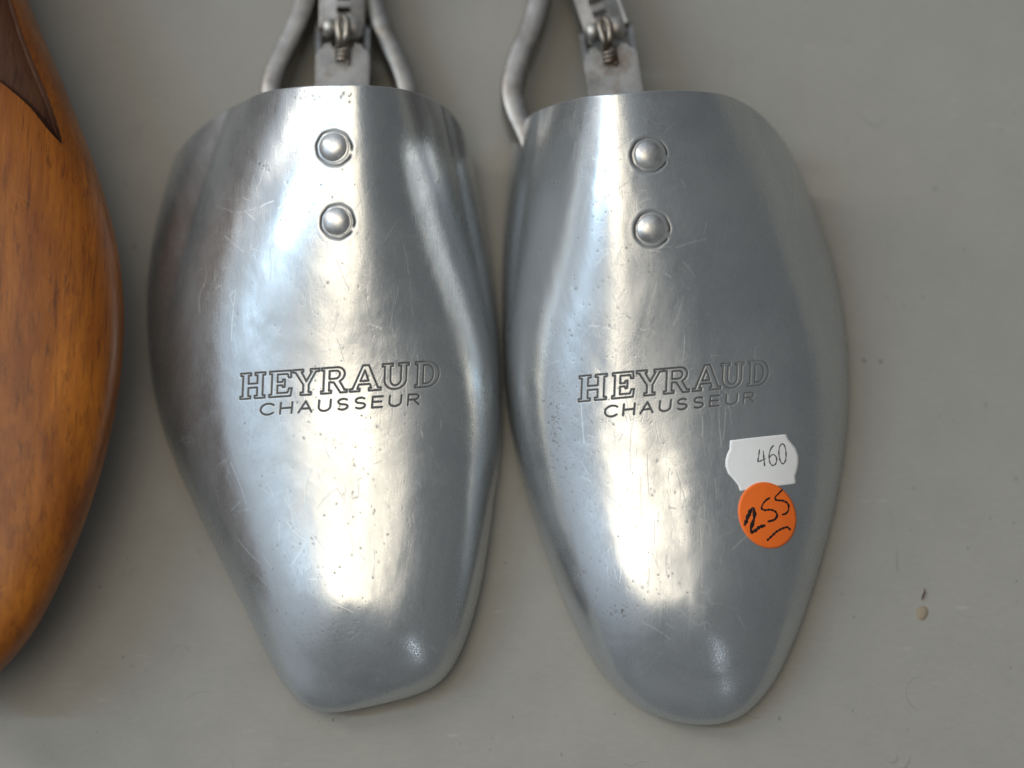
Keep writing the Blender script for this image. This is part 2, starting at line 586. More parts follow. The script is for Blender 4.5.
# ------------------------------------------------------------------ shoe-tree toe shell
def shell_surface(left, right, toe, spine, h_spine, rim, prof, low, flare, toe_lift=0.003, z_edge=0.0028, rows=None, ncol=(290, 70), nfan=150):
    """left/right: base outlines in pixels from the opening to the toe corners; toe: outline round the toe (left->right);
    spine: ridge line pixels from the opening to the pole; h_spine: heights. Returns verts (rows), faces, info."""
    Nr = len(rows)
    zsp = np.interp(np.linspace(0, 1, 600), np.linspace(0, 1, len(h_spine)), h_spine)
    zsp = smooth(zsp[:, None], 50)[:, 0]
    sp = spline(spine, 600)
    sp3 = np.array([P(a[0], a[1], z)[:] for a, z in zip(sp, zsp)])
    whole = np.vstack([np.array(left), np.array(toe)[1:-1], np.array(right)[::-1]])
    n_all = 1600
    w = spline(whole, n_all)
    w = smooth(w, 10)
    iL = int(np.argmin(np.hypot(*(w - np.array(left[-1])).T)))
    iR = int(np.argmin(np.hypot(*(w - np.array(right[-1])).T)))
    lift = np.exp(-0.5 * ((np.arange(n_all) - (iL + iR) / 2) / (0.75 * (iR - iL))) ** 2)
    wz = z_edge + toe_lift * lift                       # the toe springs up a little from the table
    w3 = np.array([P(a[0], a[1], z)[:] for a, z in zip(w, wz)])
    t = np.linspace(0, 1, 170)                          # even coarse net first
    Nr = len(t)
    u = np.linspace(0, 1, 600)
    S3 = np.stack([np.interp(t, u, sp3[:, k]) for k in range(3)], 1)
    gi = np.arange(n_all)

    def base(seq):                                      # side base points keep pace with the ridge
        seq3 = w3[seq]
        s = np.r_[0, np.cumsum(np.linalg.norm(np.diff(seq3, axis=0), axis=1))]
        s /= s[-1]
        return np.stack([np.interp(t, s, seq3[:, k]) for k in range(3)], 1)
    BL = base(np.arange(0, iL + 1))
    BR = base(np.arange(n_all - 1, iR - 1, -1))
    nfan = 76
    BF = np.stack([np.interp(np.linspace(iL, iR, nfan), gi, w3[:, k]) for k in range(3)], 1)
    n1, n2 = ncol
    r = np.r_[np.linspace(0, 0.74, n1, endpoint=False), np.sin(np.linspace(math.asin(0.74), math.pi / 2, n2))]
    nc = len(r)
    slope = (sp3[-1, 2] - sp3[-60, 2]) / np.linalg.norm(sp3[-1, :2] - sp3[-60, :2])
    tdir = (sp3[-1, :2] - sp3[-60, :2])
    tdir /= np.linalg.norm(tdir)

    def fprof(R, w, n, q):
        return np.clip(1 - (w * R ** 2 + (1 - w) * R ** n), 0, 1) ** (1 / q)

    def half(Sx, B, side, mixw):
        """mixw: per row, 0 = left flank's profile .. 1 = right flank's profile"""
        n = len(Sx)
        V = np.zeros((n, nc, 3))
        R = r[None, :]
        m_ = mixw[:, None]
        tt = t if side else np.ones(n)
        tc_ = tt[:, None]
        sm_ = lambda x: np.clip(x, 0, 1) ** 2 * (3 - 2 * np.clip(x, 0, 1))
        if side:
            p = 0 if side < 0 else 1
            a_ = sm_((tc_ - 0.30) / 0.45)
            f = fprof(R, *prof[p]) * (1 - a_) + fprof(R, *low[p]) * a_
            # shoulder: the instep arch meets a flared-out skirt along a soft crease
            Ra = np.clip(flare[p][1] + flare[p][2] * tc_, 0, 1.06)
            arch = np.clip(1 - np.clip(R / Ra, 0, 1) ** 2, 0, 1) ** (1 / 1.65)
            skirt = flare[p][3] * np.clip(1 - R ** 2.6, 0, 1) ** (1 / 1.9)
            k_ = 0.065 * (1 - R ** 8)
            fl = 0.5 * (arch + skirt + np.sqrt((arch - skirt) ** 2 + k_ ** 2))
            fl = fl / fl[:, :1]
            b_ = flare[p][0] * (1 - sm_((tc_ - 0.22) / 0.40))
            f = f * (1 - b_) + fl * b_
        else:
            f = fprof(R, *low[0]) * (1 - m_) + fprof(R, *low[1]) * m_
            k_ = 0.62 * np.sin(math.pi * m_) ** 2
            f = f * (1 - k_) + (1 - (np.sqrt(R ** 2 + 0.30) - math.sqrt(0.30)) / (math.sqrt(1.30) - math.sqrt(0.30))) * k_
        e_ = (1 - sm_((tc_ - 0.55) / 0.45)) if side else 0.0      # rows leave the ridge squarely, so it stays smooth
        V[..., 0] = Sx[:, 0][:, None] + (B - Sx)[:, 0][:, None] * R
        V[..., 1] = Sx[:, 1][:, None] + (B - Sx)[:, 1][:, None] * (R * (1 - e_) + R ** 2 * e_)
        zb = B[:, 2][:, None]
        z = zb + (Sx[:, 2][:, None] - zb) * f
        along = ((B - Sx)[:, :2] @ tdir)[:, None] * R
        ramp = np.clip((tt[:, None] - 0.7) / 0.3, 0, 1)
        z = z + slope * along * f * ramp * ramp
        V[..., 2] = z
        if side:                                    # bend the first rows to the cut of the opening
            c = spline(rim[0] if side < 0 else rim[1], 500)
            x0, x1 = c[0, 0], c[-1, 0]
            o = np.argsort(c[:, 0])
            xi = x0 + (x1 - x0) * r
            yi = np.interp(xi, c[o, 0], c[o, 1])
            tgt = np.array([P(a, b_, zz)[:2] for a, b_, zz in zip(xi, yi, V[0, :, 2])])
            D = tgt - V[0, :, :2]
            wgt = np.clip(1 - tt / 0.62, 0, 1)
            wgt = wgt * wgt * (1 + 0.6 * (1 - wgt))
            V[..., :2] += D[None] * wgt[:, None, None]
        return V
    VL = half(S3, BL, -1, np.zeros(len(t)))
    VR = half(S3, BR, 1, np.ones(len(t)))
    mx = np.linspace(0, 1, nfan)
    VF = half(np.repeat(S3[-1:], nfan, 0), BF, 0, mx * mx * (3 - 2 * mx))
    # run the flanks smoothly into the toe: one sequence of half rows, evened out along its length
    seq = np.concatenate([VL, VF[1:-1], VR[::-1]], 0)
    flat_ = smooth(seq.reshape(len(seq), -1), 9).reshape(seq.shape)
    sm = lambda x: np.clip(x, 0, 1) ** 2 * (3 - 2 * np.clip(x, 0, 1))
    kk = sm(r / 0.14)[None, :, None] * np.ones((1, 1, 3))
    kk[..., :2] *= (1 - 0.8 * sm((r - 0.7) / 0.3))[None, :, None]
    pos = np.arange(len(seq))
    away = sm((np.minimum(pos, len(seq) - 1 - pos) - 0.3 * Nr) / (0.4 * Nr))[:, None, None]
    seq = seq + (flat_ - seq) * kk * away

    def fine(A, pos):                                   # cubic resampling along the sequence
        i1 = np.clip(np.floor(pos).astype(int), 0, len(A) - 2)
        f_ = (pos - i1)[:, None, None]
        i0, i2, i3 = np.maximum(i1 - 1, 0), i1 + 1, np.minimum(i1 + 2, len(A) - 1)
        a0, a1, a2, a3 = A[i0], A[i1], A[i2], A[i3]
        return 0.5 * (2 * a1 + (a2 - a0) * f_ + (2 * a0 - 5 * a1 + 4 * a2 - a3) * f_ ** 2 + (3 * a1 - a0 - 3 * a2 + a3) * f_ ** 3)
    tr = np.asarray(rows) * (Nr - 1)
    Nf0 = nfan
    nfan = 150
    VLd = fine(seq, tr)
    VRd = fine(seq, len(seq) - 1 - tr)
    VF = fine(seq, np.linspace(Nr - 1, Nr - 1 + Nf0 - 1, nfan))
    VL, VR = VLd, VRd
    VR[:, 0] = VL[:, 0]
    Nr = len(tr)
    # ---- one grid of vertices
    #   regular rows: columns run left edge -> ridge -> right edge
    G = np.concatenate([VL[:, ::-1], VR[:, 1:]], 1)             # (Nr, 2nc-1, 3)
    ncg = G.shape[1]
    verts = [G.reshape(-1, 3)]
    idx = np.arange(Nr * ncg).reshape(Nr, ncg)
    faces = [np.stack([idx[:-1, :-1], idx[1:, :-1], idx[1:, 1:], idx[:-1, 1:]], -1).reshape(-1, 4)]
    base_n = Nr * ncg
    fan = np.zeros((nfan, nc), int)
    fan[0] = idx[-1, :nc][::-1]
    fan[-1] = idx[-1, nc - 1:]
    inner = VF[1:-1, 1:]
    fan[1:-1, 1:] = base_n + np.arange((nfan - 2) * (nc - 1)).reshape(nfan - 2, nc - 1)
    fan[:, 0] = idx[-1, nc - 1]
    verts.append(inner.reshape(-1, 3))
    fq = np.stack([fan[:-1, 1:-1], fan[:-1, 2:], fan[1:, 2:], fan[1:, 1:-1]], -1).reshape(-1, 4)
    faces.append(fq)
    tri = np.stack([fan[:-1, 0], fan[:-1, 1], fan[1:, 1], fan[1:, 1]], -1)
    V = np.concatenate(verts)
    return V, np.concatenate(faces), tri[:, :3], idx, fan


def vertex_normals(V, F):
    a, b, c, d = (V[F[:, i]] for i in range(4))
    n = np.cross(c - a, d - b)
    N = np.zeros_like(V)
    for i in range(4):
        for k in range(3):
            N[:, k] += np.bincount(F[:, i], n[:, k], len(V))
    N /= np.linalg.norm(N, axis=1)[:, None] + 1e-20
    if N[:, 2].mean() < 0:
        N = -N
    return N


def dense_rows(breaks, n_total_spacing):
    """rows along the ridge: list of (t0, t1, count)"""
    out = []
    for t0, t1, n in breaks:
        out.append(np.linspace(t0, t1, n, endpoint=False))
    return np.r_[np.concatenate(out), 1.0]


def build_shell(name, cfg, mat, parent, seed):
    V, F, T, idx, fan = shell_surface(cfg['left'], cfg['right'], cfg['toe'], cfg['spine'], cfg['h'], cfg['rim'], cfg['prof'], cfg['low'], cfg['flare'], cfg['toe_lift'],
                                      rows=cfg['rows'])
    N = vertex_normals(V, F)
    px = to_px(V)
    g = np.random.default_rng(seed)
    disp = np.zeros(len(V))
    grime = np.zeros(len(V))
    # stamped lettering: cut into the metal
    d = seg_distance(px, cfg['serif'])
    gr = np.clip(1.0 - (d / 1.0) ** 2, 0, 1)
    lip = np.exp(-((d - 1.7) / 0.6) ** 2)
    fade = cfg['fade'](px)
    disp += (-0.00010 * gr) * (d < 6)
    grime = np.maximum(grime, np.clip(1.6 - d / 0.92, 0, 1) * fade)
    d = seg_distance(px, cfg['sans'])
    gr = np.clip(1.0 - (d / 1.05) ** 2, 0, 1)
    lip = np.exp(-((d - 1.8) / 0.6) ** 2)
    disp += (-0.00010 * gr) * (d < 6)
    grime = np.maximum(grime, np.clip(1.6 - d / 0.95, 0, 1) * fade)
    # ring pressed round every rivet, broken on one side
    for (cx, cy, r_ring, ga) in cfg['rings']:
        dx, dy = px[:, 0] - cx - 0.6, px[:, 1] - cy - 0.4
        rr = np.hypot(dx, dy)
        ang = np.arctan2(dy, dx)
        wob = 1.3 * np.sin(ang * 2 + cx) + 0.8 * np.sin(ang * 9 + cy) + 0.5 * np.sin(ang * 5)
        gap = 1 - np.exp(-((np.angle(np.exp(1j * (ang - ga)))) / 0.16) ** 2)
        ring = np.exp(-((rr - r_ring - wob * 0.25) / 1.35) ** 2) * gap
        out = np.exp(-((rr - r_ring - 3.4) / 2.2) ** 2)
        inn = np.exp(-((rr - r_ring + 3.6) / 1.4) ** 2)
        seat = np.clip((r_ring - 2 - rr) / 2, 0, 1)
        disp += -0.00012 * ring + 0.000015 * out
        grime = np.maximum(grime, 1.35 * ring * (0.75 + 0.25 * np.sin(ang * 2 + 1)))
        grime = np.maximum(grime, 0.6 * np.exp(-((rr - r_ring + 3.4) / 0.9) ** 2))
    # pits and nicks, clustered
    for (cx, cy, sx, sy, n, amp) in cfg['pits']:
        for _ in range(int(n * 1.7)):
            x, y = g.normal(cx, sx), g.normal(cy, sy)
            s = g.uniform(0.5, 0.95) * (1.4 if g.random() < 0.1 else 1)
            el = g.uniform(0.6, 1.8)
            sel = np.where((np.abs(px[:, 0] - x) < 6) & (np.abs(px[:, 1] - y) < 6))[0]
            a = g.uniform(0, 3.14)
            dx, dy = px[sel, 0] - x, px[sel, 1] - y
            u, w = dx * math.cos(a) + dy * math.sin(a), -dx * math.sin(a) + dy * math.cos(a)
            k = np.exp(-(u / (s * el)) ** 2 - (w / s) ** 2)
            disp[sel] -= 0.00002 * k
            grime[sel] = np.maximum(grime[sel], amp * g.uniform(0.5, 1.5) * k)
    # individual scratches
    scr = np.zeros(len(V))
    lines = []
    for (cx, cy, sx, sy, n, a0, da, L0, L1) in cfg['scratches']:
        for _ in range(n):
            x, y = g.normal(cx, sx), g.normal(cy, sy)
            a = g.normal(a0, da)
            L = L0 + (L1 - L0) * g.random() ** 2 * 0.8
            c = g.normal(0, 0.15)
            pl = [(x + L * s * math.cos(a + c * s), y + L * s * math.sin(a + c * s)) for s in np.linspace(-.5, .5, 4)]
            lines.append((pl, 0.15 + 0.85 * g.random() ** 2.2))
    for pl, amp in lines:
        q = np.array(pl)
        lo, hi = q.min(0) - 3, q.max(0) + 3
        sel = np.where((px[:, 0] > lo[0]) & (px[:, 0] < hi[0]) & (px[:, 1] > lo[1]) & (px[:, 1] < hi[1]))[0]
        if not len(sel):
            continue
        dd = seg_distance(px[sel], [pl])
        k = np.clip(1 - dd / 0.7, 0, 1) * amp
        scr[sel] = np.maximum(scr[sel], k)
        disp[sel] -= 0.000004 * k
    V = V + N * disp[:, None]
    # ---- rim thickness and the rolled-under lower edge
    nv = len(V)
    extraV, extraF = [], []
    rim = idx[0]
    Rn = N[rim]
    back = V[rim] - V[idx[3]]
    back /= np.linalg.norm(back, axis=1)[:, None] + 1e-12
    prev = rim
    cur = nv
    for (bk, dn) in ((0.00012, 0.00010), (0.00022, 0.00035), (0.00022, 0.00075), (0.0001, 0.0010), (-0.004, 0.0011), (-0.012, 0.0012)):
        p = V[rim] + back * bk - Rn * dn
        extraV.append(p)
        ids = np.arange(cur, cur + len(rim))
        extraF.append(np.stack([ids[:-1], prev[:-1], prev[1:], ids[1:]], -1))
        prev = ids
        cur += len(rim)
    edge = np.concatenate([idx[:, 0], fan[1:-1, -1], idx[::-1, -1]])
    e = V[edge]
    cen = np.array([np.mean(e[:, 0]), np.mean(e[:, 1])])
    tang = np.gradient(e, axis=0)
    nrm = np.stack([-tang[:, 1], tang[:, 0]], 1)
    nrm /= np.linalg.norm(nrm, axis=1)[:, None] + 1e-12
    flip = np.sign(((cen - e[:, :2]) * nrm).sum(1).mean())
    nrm *= flip
    prev = edge
    for (inn, z) in ((0.00025, -0.0006), (0.0007, -0.0009), (0.0016, -0.0010), (0.0032, -0.0006)):
        p = e.copy()
        p[:, :2] += nrm * inn
        p[:, 2] = np.maximum(e[:, 2] + z, 0.0002)
        extraV.append(p)
        ids = np.arange(cur, cur + len(edge))
        extraF.append(np.stack([prev[:-1], ids[:-1], ids[1:], prev[1:]], -1))
        prev = ids
        cur += len(edge)
    EV = np.concatenate(extraV)
    V2 = np.concatenate([V, EV])
    F2 = np.concatenate([F] + extraF)
    grime = np.r_[grime, np.zeros(len(EV))]
    scr = np.r_[scr, np.zeros(len(EV))]
    # quads + the triangles at the pole (as quads would be degenerate)
    me_faces = F2
    o = mesh_obj2(name, V2, me_faces, T, mat, parent, {'grime': grime, 'scratch': scr})
    bvh = BVHTree.FromPolygons([tuple(x) for x in V], [tuple(x) for x in np.concatenate([F])[::1]], all_triangles=False)
    return o, bvh


def mesh_obj2(name, v, quads, tris, mat, parent, attrs):
    me = bpy.data.meshes.new(name)
    off = np.zeros(3)
    q = parent
    while q is not None:
        off += np.array(q.location)
        q = q.parent
    v = (v - off).astype(np.float32)
    me.vertices.add(len(v))
    me.vertices.foreach_set('co', v.ravel())
    nq, nt = len(quads), len(tris)
    me.loops.add(nq * 4 + nt * 3)
    me.loops.foreach_set('vertex_index', np.r_[quads.ravel(), tris.ravel()].astype(np.int32))
    me.polygons.add(nq + nt)
    me.polygons.foreach_set('loop_start', np.r_[np.arange(nq) * 4, nq * 4 + np.arange(nt) * 3].astype(np.int32))
    me.update(calc_edges=True)
    for an, av in attrs.items():
        a = me.attributes.new(an, 'FLOAT', 'POINT')
        a.data.foreach_set('value', np.asarray(av, np.float32))
    me.validate()
    me.polygons.foreach_set('use_smooth', np.ones(len(me.polygons), bool))
    me.update()
    me.materials.append(mat)
    o = bpy.data.objects.new(name, me)
    C.objects.link(o)
    o.parent = parent
    return o


def hit(bvh, px, py):
    loc, nor, _, _ = bvh.ray_cast(cam_loc, ray(px, py))
    if loc is None:
        return P(px, py, 0.02), Vector((0, 0, 1))
    if nor.z < 0:
        nor = -nor
    return loc, nor


def make_rivet(bvh, px, py, r_px, parent, lean=0.0):
    loc, nor = hit(bvh, px, py)
    r = r_px * S * 0.95
    prof = [(1.00, -0.10), (1.02, 0.03), (0.985, 0.10), (0.93, 0.15), (0.86, 0.235), (0.76, 0.335), (0.64, 0.425), (0.5, 0.50), (0.34, 0.555), (0.18, 0.585)]
    n = 40
    q = Vector((0, 0, 1)).rotation_difference(nor)
    vs, fs = [], []
    for j, (a, z) in enumerate(prof):
        for k in range(n):
            t = 2 * math.pi * k / n
            wob = 1 + 0.012 * math.sin(3 * t + px) + 0.008 * math.sin(5 * t + py)
            vs.append(loc + q @ Vector((a * r * wob * math.cos(t), a * r * wob * math.sin(t), 0.62 * z * r)))
    for j in range(len(prof) - 1):
        for k in range(n):
            k2 = (k + 1) % n
            fs.append((j * n + k, j * n + k2, (j + 1) * n + k2, (j + 1) * n + k))
    vs.append(loc + q @ Vector((0, 0, 0.595 * 0.62 * r)))
    for k in range(n):
        fs.append(((len(prof) - 1) * n + k, (len(prof) - 1) * n + (k + 1) % n, len(vs) - 1))
    return mesh_obj('rivet', vs, fs, M_rivet, parent)


# ------------------------------------------------------------------ the two shells' figures
L_left = [(176, 154), (163, 195), (152, 243), (147, 290), (148, 340), (153, 388), (163, 430), (178, 470), (199, 515), (221, 560), (243, 605)]
L_toe = [(243, 605), (262, 645), (280, 681), (297, 704), (313, 713), (336, 714), (374, 706), (412, 697), (437, 687), (454, 668), (468, 635)]
L_right = [(472, 158), (480, 200), (488, 250), (495, 300), (500, 350), (502, 400), (501, 450), (494, 500), (488, 545), (480, 590), (468, 635)]
R_left = [(512, 142), (508, 180), (504, 220), (502, 260), (502, 310), (503, 360), (507, 410), (515, 452), (527, 497), (543, 543), (561, 592)]
R_toe = [(561, 592), (578, 630), (596, 664), (616, 690), (640, 709), (662, 719), (686, 725), (710, 727), (735, 722), (755, 708), (775, 682), (794, 642)]
R_right = [(806, 188), (820, 225), (833, 265), (842, 310), (847, 355), (848, 400), (844, 450), (836, 500), (824, 550), (810, 597), (794, 642)]


def rows_for(y0, y1, rv, tx):
    f = lambda y: (y - y0) / (y1 - y0)
    return dense_rows([(0, f(rv[0]), 24), (f(rv[0]), f(rv[1]), 150), (f(rv[1]), f(tx[0]), 75), (f(tx[0]), f(tx[1]), 165), (f(tx[1]), 1.0, 130)], 0)


def word(chars, xs):
    return [(c, a, b) for c, (a, b) in zip(chars, xs)]


def sans_spans(x0, x1):
    rel = {'C': .87, 'H': .75, 'A': .84, 'U': .76, 'S': .68, 'E': .66, 'R': .72}
    w = 'CHAUSSEUR'
    tot = sum(rel[c] for c in w)
    gap = 0.46
    unit = (x1 - x0) / (tot + gap * 8)
    out, x = [], x0
    for c in w:
        out.append((c, x, x + rel[c] * unit))
        x += (rel[c] + gap) * unit
    return out


LEFT = dict(
    toe_lift=0.0035, left=L_left, toe=L_toe, right=L_right,
    spine=[(352, 85), (352, 200), (352, 320), (353, 430), (354, 520), (352, 590)],
    h=[0.050, 0.0455, 0.0385, 0.0305, 0.0250, 0.0215],
    rim=([(352, 85), (330, 85.5), (300, 87), (265, 92), (240, 103), (215, 117), (190, 138), (176, 154)],
         [(352, 85), (370, 86), (400, 89), (425, 96), (445, 107), (458, 122), (467, 140), (472, 158)]),
    prof=((1.0, 4, 1.45), (0.62, 5, 1.9)), low=((0.72, 4, 1.42), (0.48, 4.5, 1.8)),
    flare=((0.9, 0.76, 0.42, 0.52), (0.8, 0.80, 0.40, 0.45)),
    rows=rows_for(85, 590, (118, 248), (354, 420)),
    serif=word_segments(word('HEYRAUD', [(240, 264.5), (269, 291.5), (292, 318.5), (321, 347), (350, 381), (382, 408.5), (415, 439)]), GLYPH,
                        (240, 399.5), (439, 386), 25.5, 25.5),
    sans=word_segments(sans_spans(259.5, 419), SANS, (259, 415.5), (419, 404.5), 11, 10.5),
    fade=lambda p: 1.0 - 0.2 * np.clip((p[:, 0] - 420) / 20, 0, 1),
    rings=[(333.5, 147.5, 17.8, 0.25), (337, 221.5, 17.2, 0.45)],
    pits=[(330, 300, 70, 110, 60, 0.5), (370, 480, 50, 60, 50, 0.55), (349, 496, 5, 2, 5, 0.4), (186, 440, 4, 2.5, 26, 0.9), (330, 97, 25, 5, 14, 0.7),
          (355, 467, 4, 2, 4, 0.4), (258, 168, 6, 3, 7, 0.8), (330, 620, 60, 40, 40, 0.5), (345, 633, 22, 6, 40, 0.5), (290, 580, 30, 50, 26, 0.6)],
    scratches=[(300, 260, 60, 70, 90, 2.2, 0.9, 8, 40), (340, 330, 70, 130, 90, 1.55, 0.25, 10, 60), (380, 480, 60, 70, 70, 1.6, 0.8, 6, 30),
               (345, 200, 12, 20, 14, 1.6, 0.3, 20, 50), (300, 540, 40, 40, 50, 1.0, 0.8, 8, 40)])

RIGHT = dict(
    toe_lift=0.0020, left=R_left, toe=R_toe, right=R_right,
    spine=[(618, 94), (622, 200), (636, 320), (655, 430), (674, 520), (690, 592)],
    h=[0.050, 0.0455, 0.0385, 0.0305, 0.0250, 0.0215],
    rim=([(618, 94), (600, 95.5), (580, 98), (550, 106), (530, 116), (518, 128), (512, 142)],
         [(618, 94), (650, 91.5), (690, 91), (720, 94), (742, 102), (763, 117), (783, 140), (797, 165), (806, 188)]),
    prof=((0.62, 5, 1.9), (1.0, 4, 1.45)), low=((0.52, 4.5, 1.8), (0.85, 4, 1.55)),
    flare=((0.85, 0.78, 0.42, 0.45), (0.45, 0.78, 0.42, 0.52)),
    rows=rows_for(94, 592, (122, 256), (354, 422)),
    serif=word_segments(word('HEYRAUD', [(578.5, 606), (612, 634), (636, 662.5), (664, 689.5), (693, 721), (720.5, 743.5), (748, 768)]), GLYPH,
                        (578, 402), (768, 384.5), 25.5, 25),
    sans=word_segments(sans_spans(604, 754), SANS, (604, 417.5), (754, 402), 11, 10),
    fade=lambda p: 1.0 - 0.2 * np.clip((p[:, 0] - 700) / 40, 0, 1),
    rings=[(648.5, 154.5, 17.6, 0.2), (651.5, 229, 17.8, 0.35)],
    pits=[(570, 430, 16, 40, 70, 0.6), (553, 420, 4, 20, 26, 0.7), (600, 300, 40, 100, 60, 0.5), (690, 480, 60, 90, 40, 0.4), (640, 600, 40, 30, 40, 0.6),
          (620, 612, 8, 4, 18, 0.9), (583, 571, 3, 3, 8, 0.9), (556, 180, 3, 2, 8, 0.8), (640, 690, 60, 16, 30, 0.4), (700, 180, 50, 60, 20, 0.35)],
    scratches=[(610, 210, 18, 70, 130, 2.0, 0.9, 5, 22), (665, 470, 40, 70, 60, 1.62, 0.12, 20, 90), (640, 440, 35, 60, 80, 1.5, 0.8, 6, 30),
               (650, 300, 60, 100, 70, 2.3, 0.8, 8, 45), (700, 560, 60, 60, 40, 1.5, 0.7, 8, 40)])

# ------------------------------------------------------------------ shoe trees
GROUP = 'pair of metal shoe trees'


def shoe_tree(base_px, label):
    t = empty('shoe_tree', P(*base_px, 0.0))
    tag(t, label, 'shoe tree', GROUP)
    return t


def slab_from_px(path, width_px, z_list, thick, samples=40):
    """flat bar lying level: path in pixels, width in pixels"""
    q = spline([(a, b, z) for (a, b), z in zip(path, z_list)], samples)
    pts = [P(a, b, z) for a, b, z in q]
    half = width_px * S / 2
    vs, fs = tube(pts, half, 12, flat=thick / (2 * half), up=(0, 0, 1))
    return vs, fs


def strip_on_edge(path, zs, thick, height, samples=60):
    q = spline([(a, b, z) for (a, b), z in zip(path, zs)], samples)
    pts = [P(a, b, z) for a, b, z in q]
    return tube(pts, thick / 2, 16, flat=height / thick, up=(0, 0, 1))


def mechanism(tree, ox, oy, ang, z0, springs, bar_ang=None):
    """heel-side metalwork: ox, oy = picture point of the hinge pin, ang = lean of the bar, z0 its height"""
    ca, sa = math.cos(ang), math.sin(ang)

    def q(dx, dy, z):                       # local pixel offsets (x right, y down), leaned by ang
        return P(ox + dx * ca - dy * sa, oy + dx * sa + dy * ca, z)
    # clevis bracket that runs into the shell: top plate with a rounded notch, and two cheeks with rounded noses
    zt_ = z0 + 0.0042
    pl = [(-25, 110), (-25, 20)] + [(-25 + 6 * math.sin(a), 20 - 6 * (1 - math.cos(a))) for a in np.linspace(0.2, 1.5, 5)]
    pl += [(-12, 13)] + [(12 * -math.cos(a), 14 + 7 * math.sin(a)) for a in np.linspace(0.0, math.pi, 17)] + [(12, 13)]
    pl += [(25 - 6 * math.sin(a), 20 - 6 * (1 - math.cos(a))) for a in np.linspace(1.5, 0.2, 5)] + [(25, 20), (25, 110)]
    m = len(pl)
    v = [q(x, y, zt_) for x, y in pl] + [q(x, y, zt_ - 0.0016) for x, y in pl]
    f = [tuple(range(m)), tuple(range(2 * m - 1, m - 1, -1))] + [((k + 1) % m, k, m + k, m + (k + 1) % m) for k in range(m)]
    br = mesh_obj('bracket', v, f, M_bracket, tree, shade=False)
    for sgn in (-1, 1):
        v = []
        prof = [(-6, -0.0065), (-7, -0.004), (-6, -0.001), (-2, 0.0004), (6, 0.0012), (14, 0.0024), (24, 0.0038), (110, 0.0038), (110, -0.0065)]
        m = len(prof)
        for off in (-2.6, 2.6):
            for (dy, dz) in prof:
                v.append(q(sgn * 24.5 + off, dy, z0 + dz))
        f = [tuple(range(m)), tuple(range(2 * m - 1, m - 1, -1))]
        for k in range(m):
            k2 = (k + 1) % m
            f.append((k2, k, m + k, m + k2))
        mesh_obj('cheek', v, f, M_bracket, br, shade=False)
    # hinge pin with domed heads
    pv = tube([q(-19, -2, z0 + 0.0045), q(-18, -2, z0 + 0.0045), q(18, -2, z0 + 0.0045), q(19, -2, z0 + 0.0045)], [0.0012, 0.0019, 0.0019, 0.0012], 20)
    h1 = tube([q(1, -2, z0 + 0.0045), q(1.6, -2, z0 + 0.0045), q(16, -2, z0 + 0.0045), q(17.5, -2, z0 + 0.0045)], [0.0018, 0.0028, 0.0028, 0.0018], 24)
    h2 = tube([q(-20, -2, z0 + 0.0045), q(-18, -2, z0 + 0.0045), q(-9, -2, z0 + 0.0045), q(-8, -2, z0 + 0.0045)], [0.0010, 0.0022, 0.0022, 0.0012], 24)
    mesh_obj('hinge_pin', *merge([pv, h1, h2]), M_pin, tree)
    # catch: a bent wire hook over the pin that ends in a short coil
    hook = spline([q(-3, 16, z0 + 0.0070)[:], q(-4, 6, z0 + 0.0085)[:], q(-5, -8, z0 + 0.0088)[:], q(-1, -14, z0 + 0.0078)[:],
                   q(4, -8, z0 + 0.0088)[:], q(3, 6, z0 + 0.0085)[:], q(1, 15, z0 + 0.0068)[:]], 50)
    mesh_obj('hook', *tube(hook, 0.00085, 12), M_rusty, tree)
    coil = []
    for k in range(121):
        a = 2 * math.pi * k / 29
        dy = 15 + 17 * k / 120
        dx = 7.0 * math.cos(a)
        coil.append(q(dx, dy, z0 + 0.0052 - 0.0008 * k / 120 + 7.0 * S * math.sin(a))[:])
    mesh_obj('coil_spring', *tube(coil, 0.00042, 8), M_rusty, tree)
    ba = ang if bar_ang is None else bar_ang
    cb, sb = math.cos(ba), math.sin(ba)

    def qb(dx, dy, z):
        return P(ox + dx * cb - dy * sb, oy + dx * sb + dy * cb, z)
    # notched adjusting bar, made as a long plate with real slots
    wbar, L = 40, 300
    slots = [-20 - 13 * k for k in range(21)]
    xs = [-wbar / 2, -7, 7, wbar / 2]
    ys = [6]
    for s_ in slots:
        ys += [s_ + 3.2, s_ - 3.2]
    ys.append(-L)
    tz = 0.0012
    v, f = [], []
    zt = z0 + 0.0016
    for z in (zt, zt - tz):
        for y in ys:
            for x in xs:
                crown = 0.0006 * (1 - (x / (wbar / 2)) ** 2)
                v.append(qb(x, y, z + crown))
    ny, nx = len(ys), 4
    top = lambda j, i: j * nx + i
    bot = lambda j, i: ny * nx + j * nx + i
    for j in range(ny - 1):
        for i in range(3):
            hole = (i == 1 and j % 2 == 1 and j < ny - 1)
            if hole:
                f.append((top(j, 1), top(j, 2), bot(j, 2), bot(j, 1)))
                f.append((top(j + 1, 2), top(j + 1, 1), bot(j + 1, 1), bot(j + 1, 2)))
                f.append((top(j, 1), bot(j, 1), bot(j + 1, 1), top(j + 1, 1)))
                f.append((top(j, 2), top(j + 1, 2), bot(j + 1, 2), bot(j, 2)))
            else:
                f.append((top(j, i), top(j + 1, i), top(j + 1, i + 1), top(j, i + 1)))
                f.append((bot(j, i), bot(j, i + 1), bot(j + 1, i + 1), bot(j + 1, i)))
        f.append((top(j, 0), bot(j, 0), bot(j + 1, 0), top(j + 1, 0)))
        f.append((top(j, 3), top(j + 1, 3), bot(j + 1, 3), bot(j, 3)))
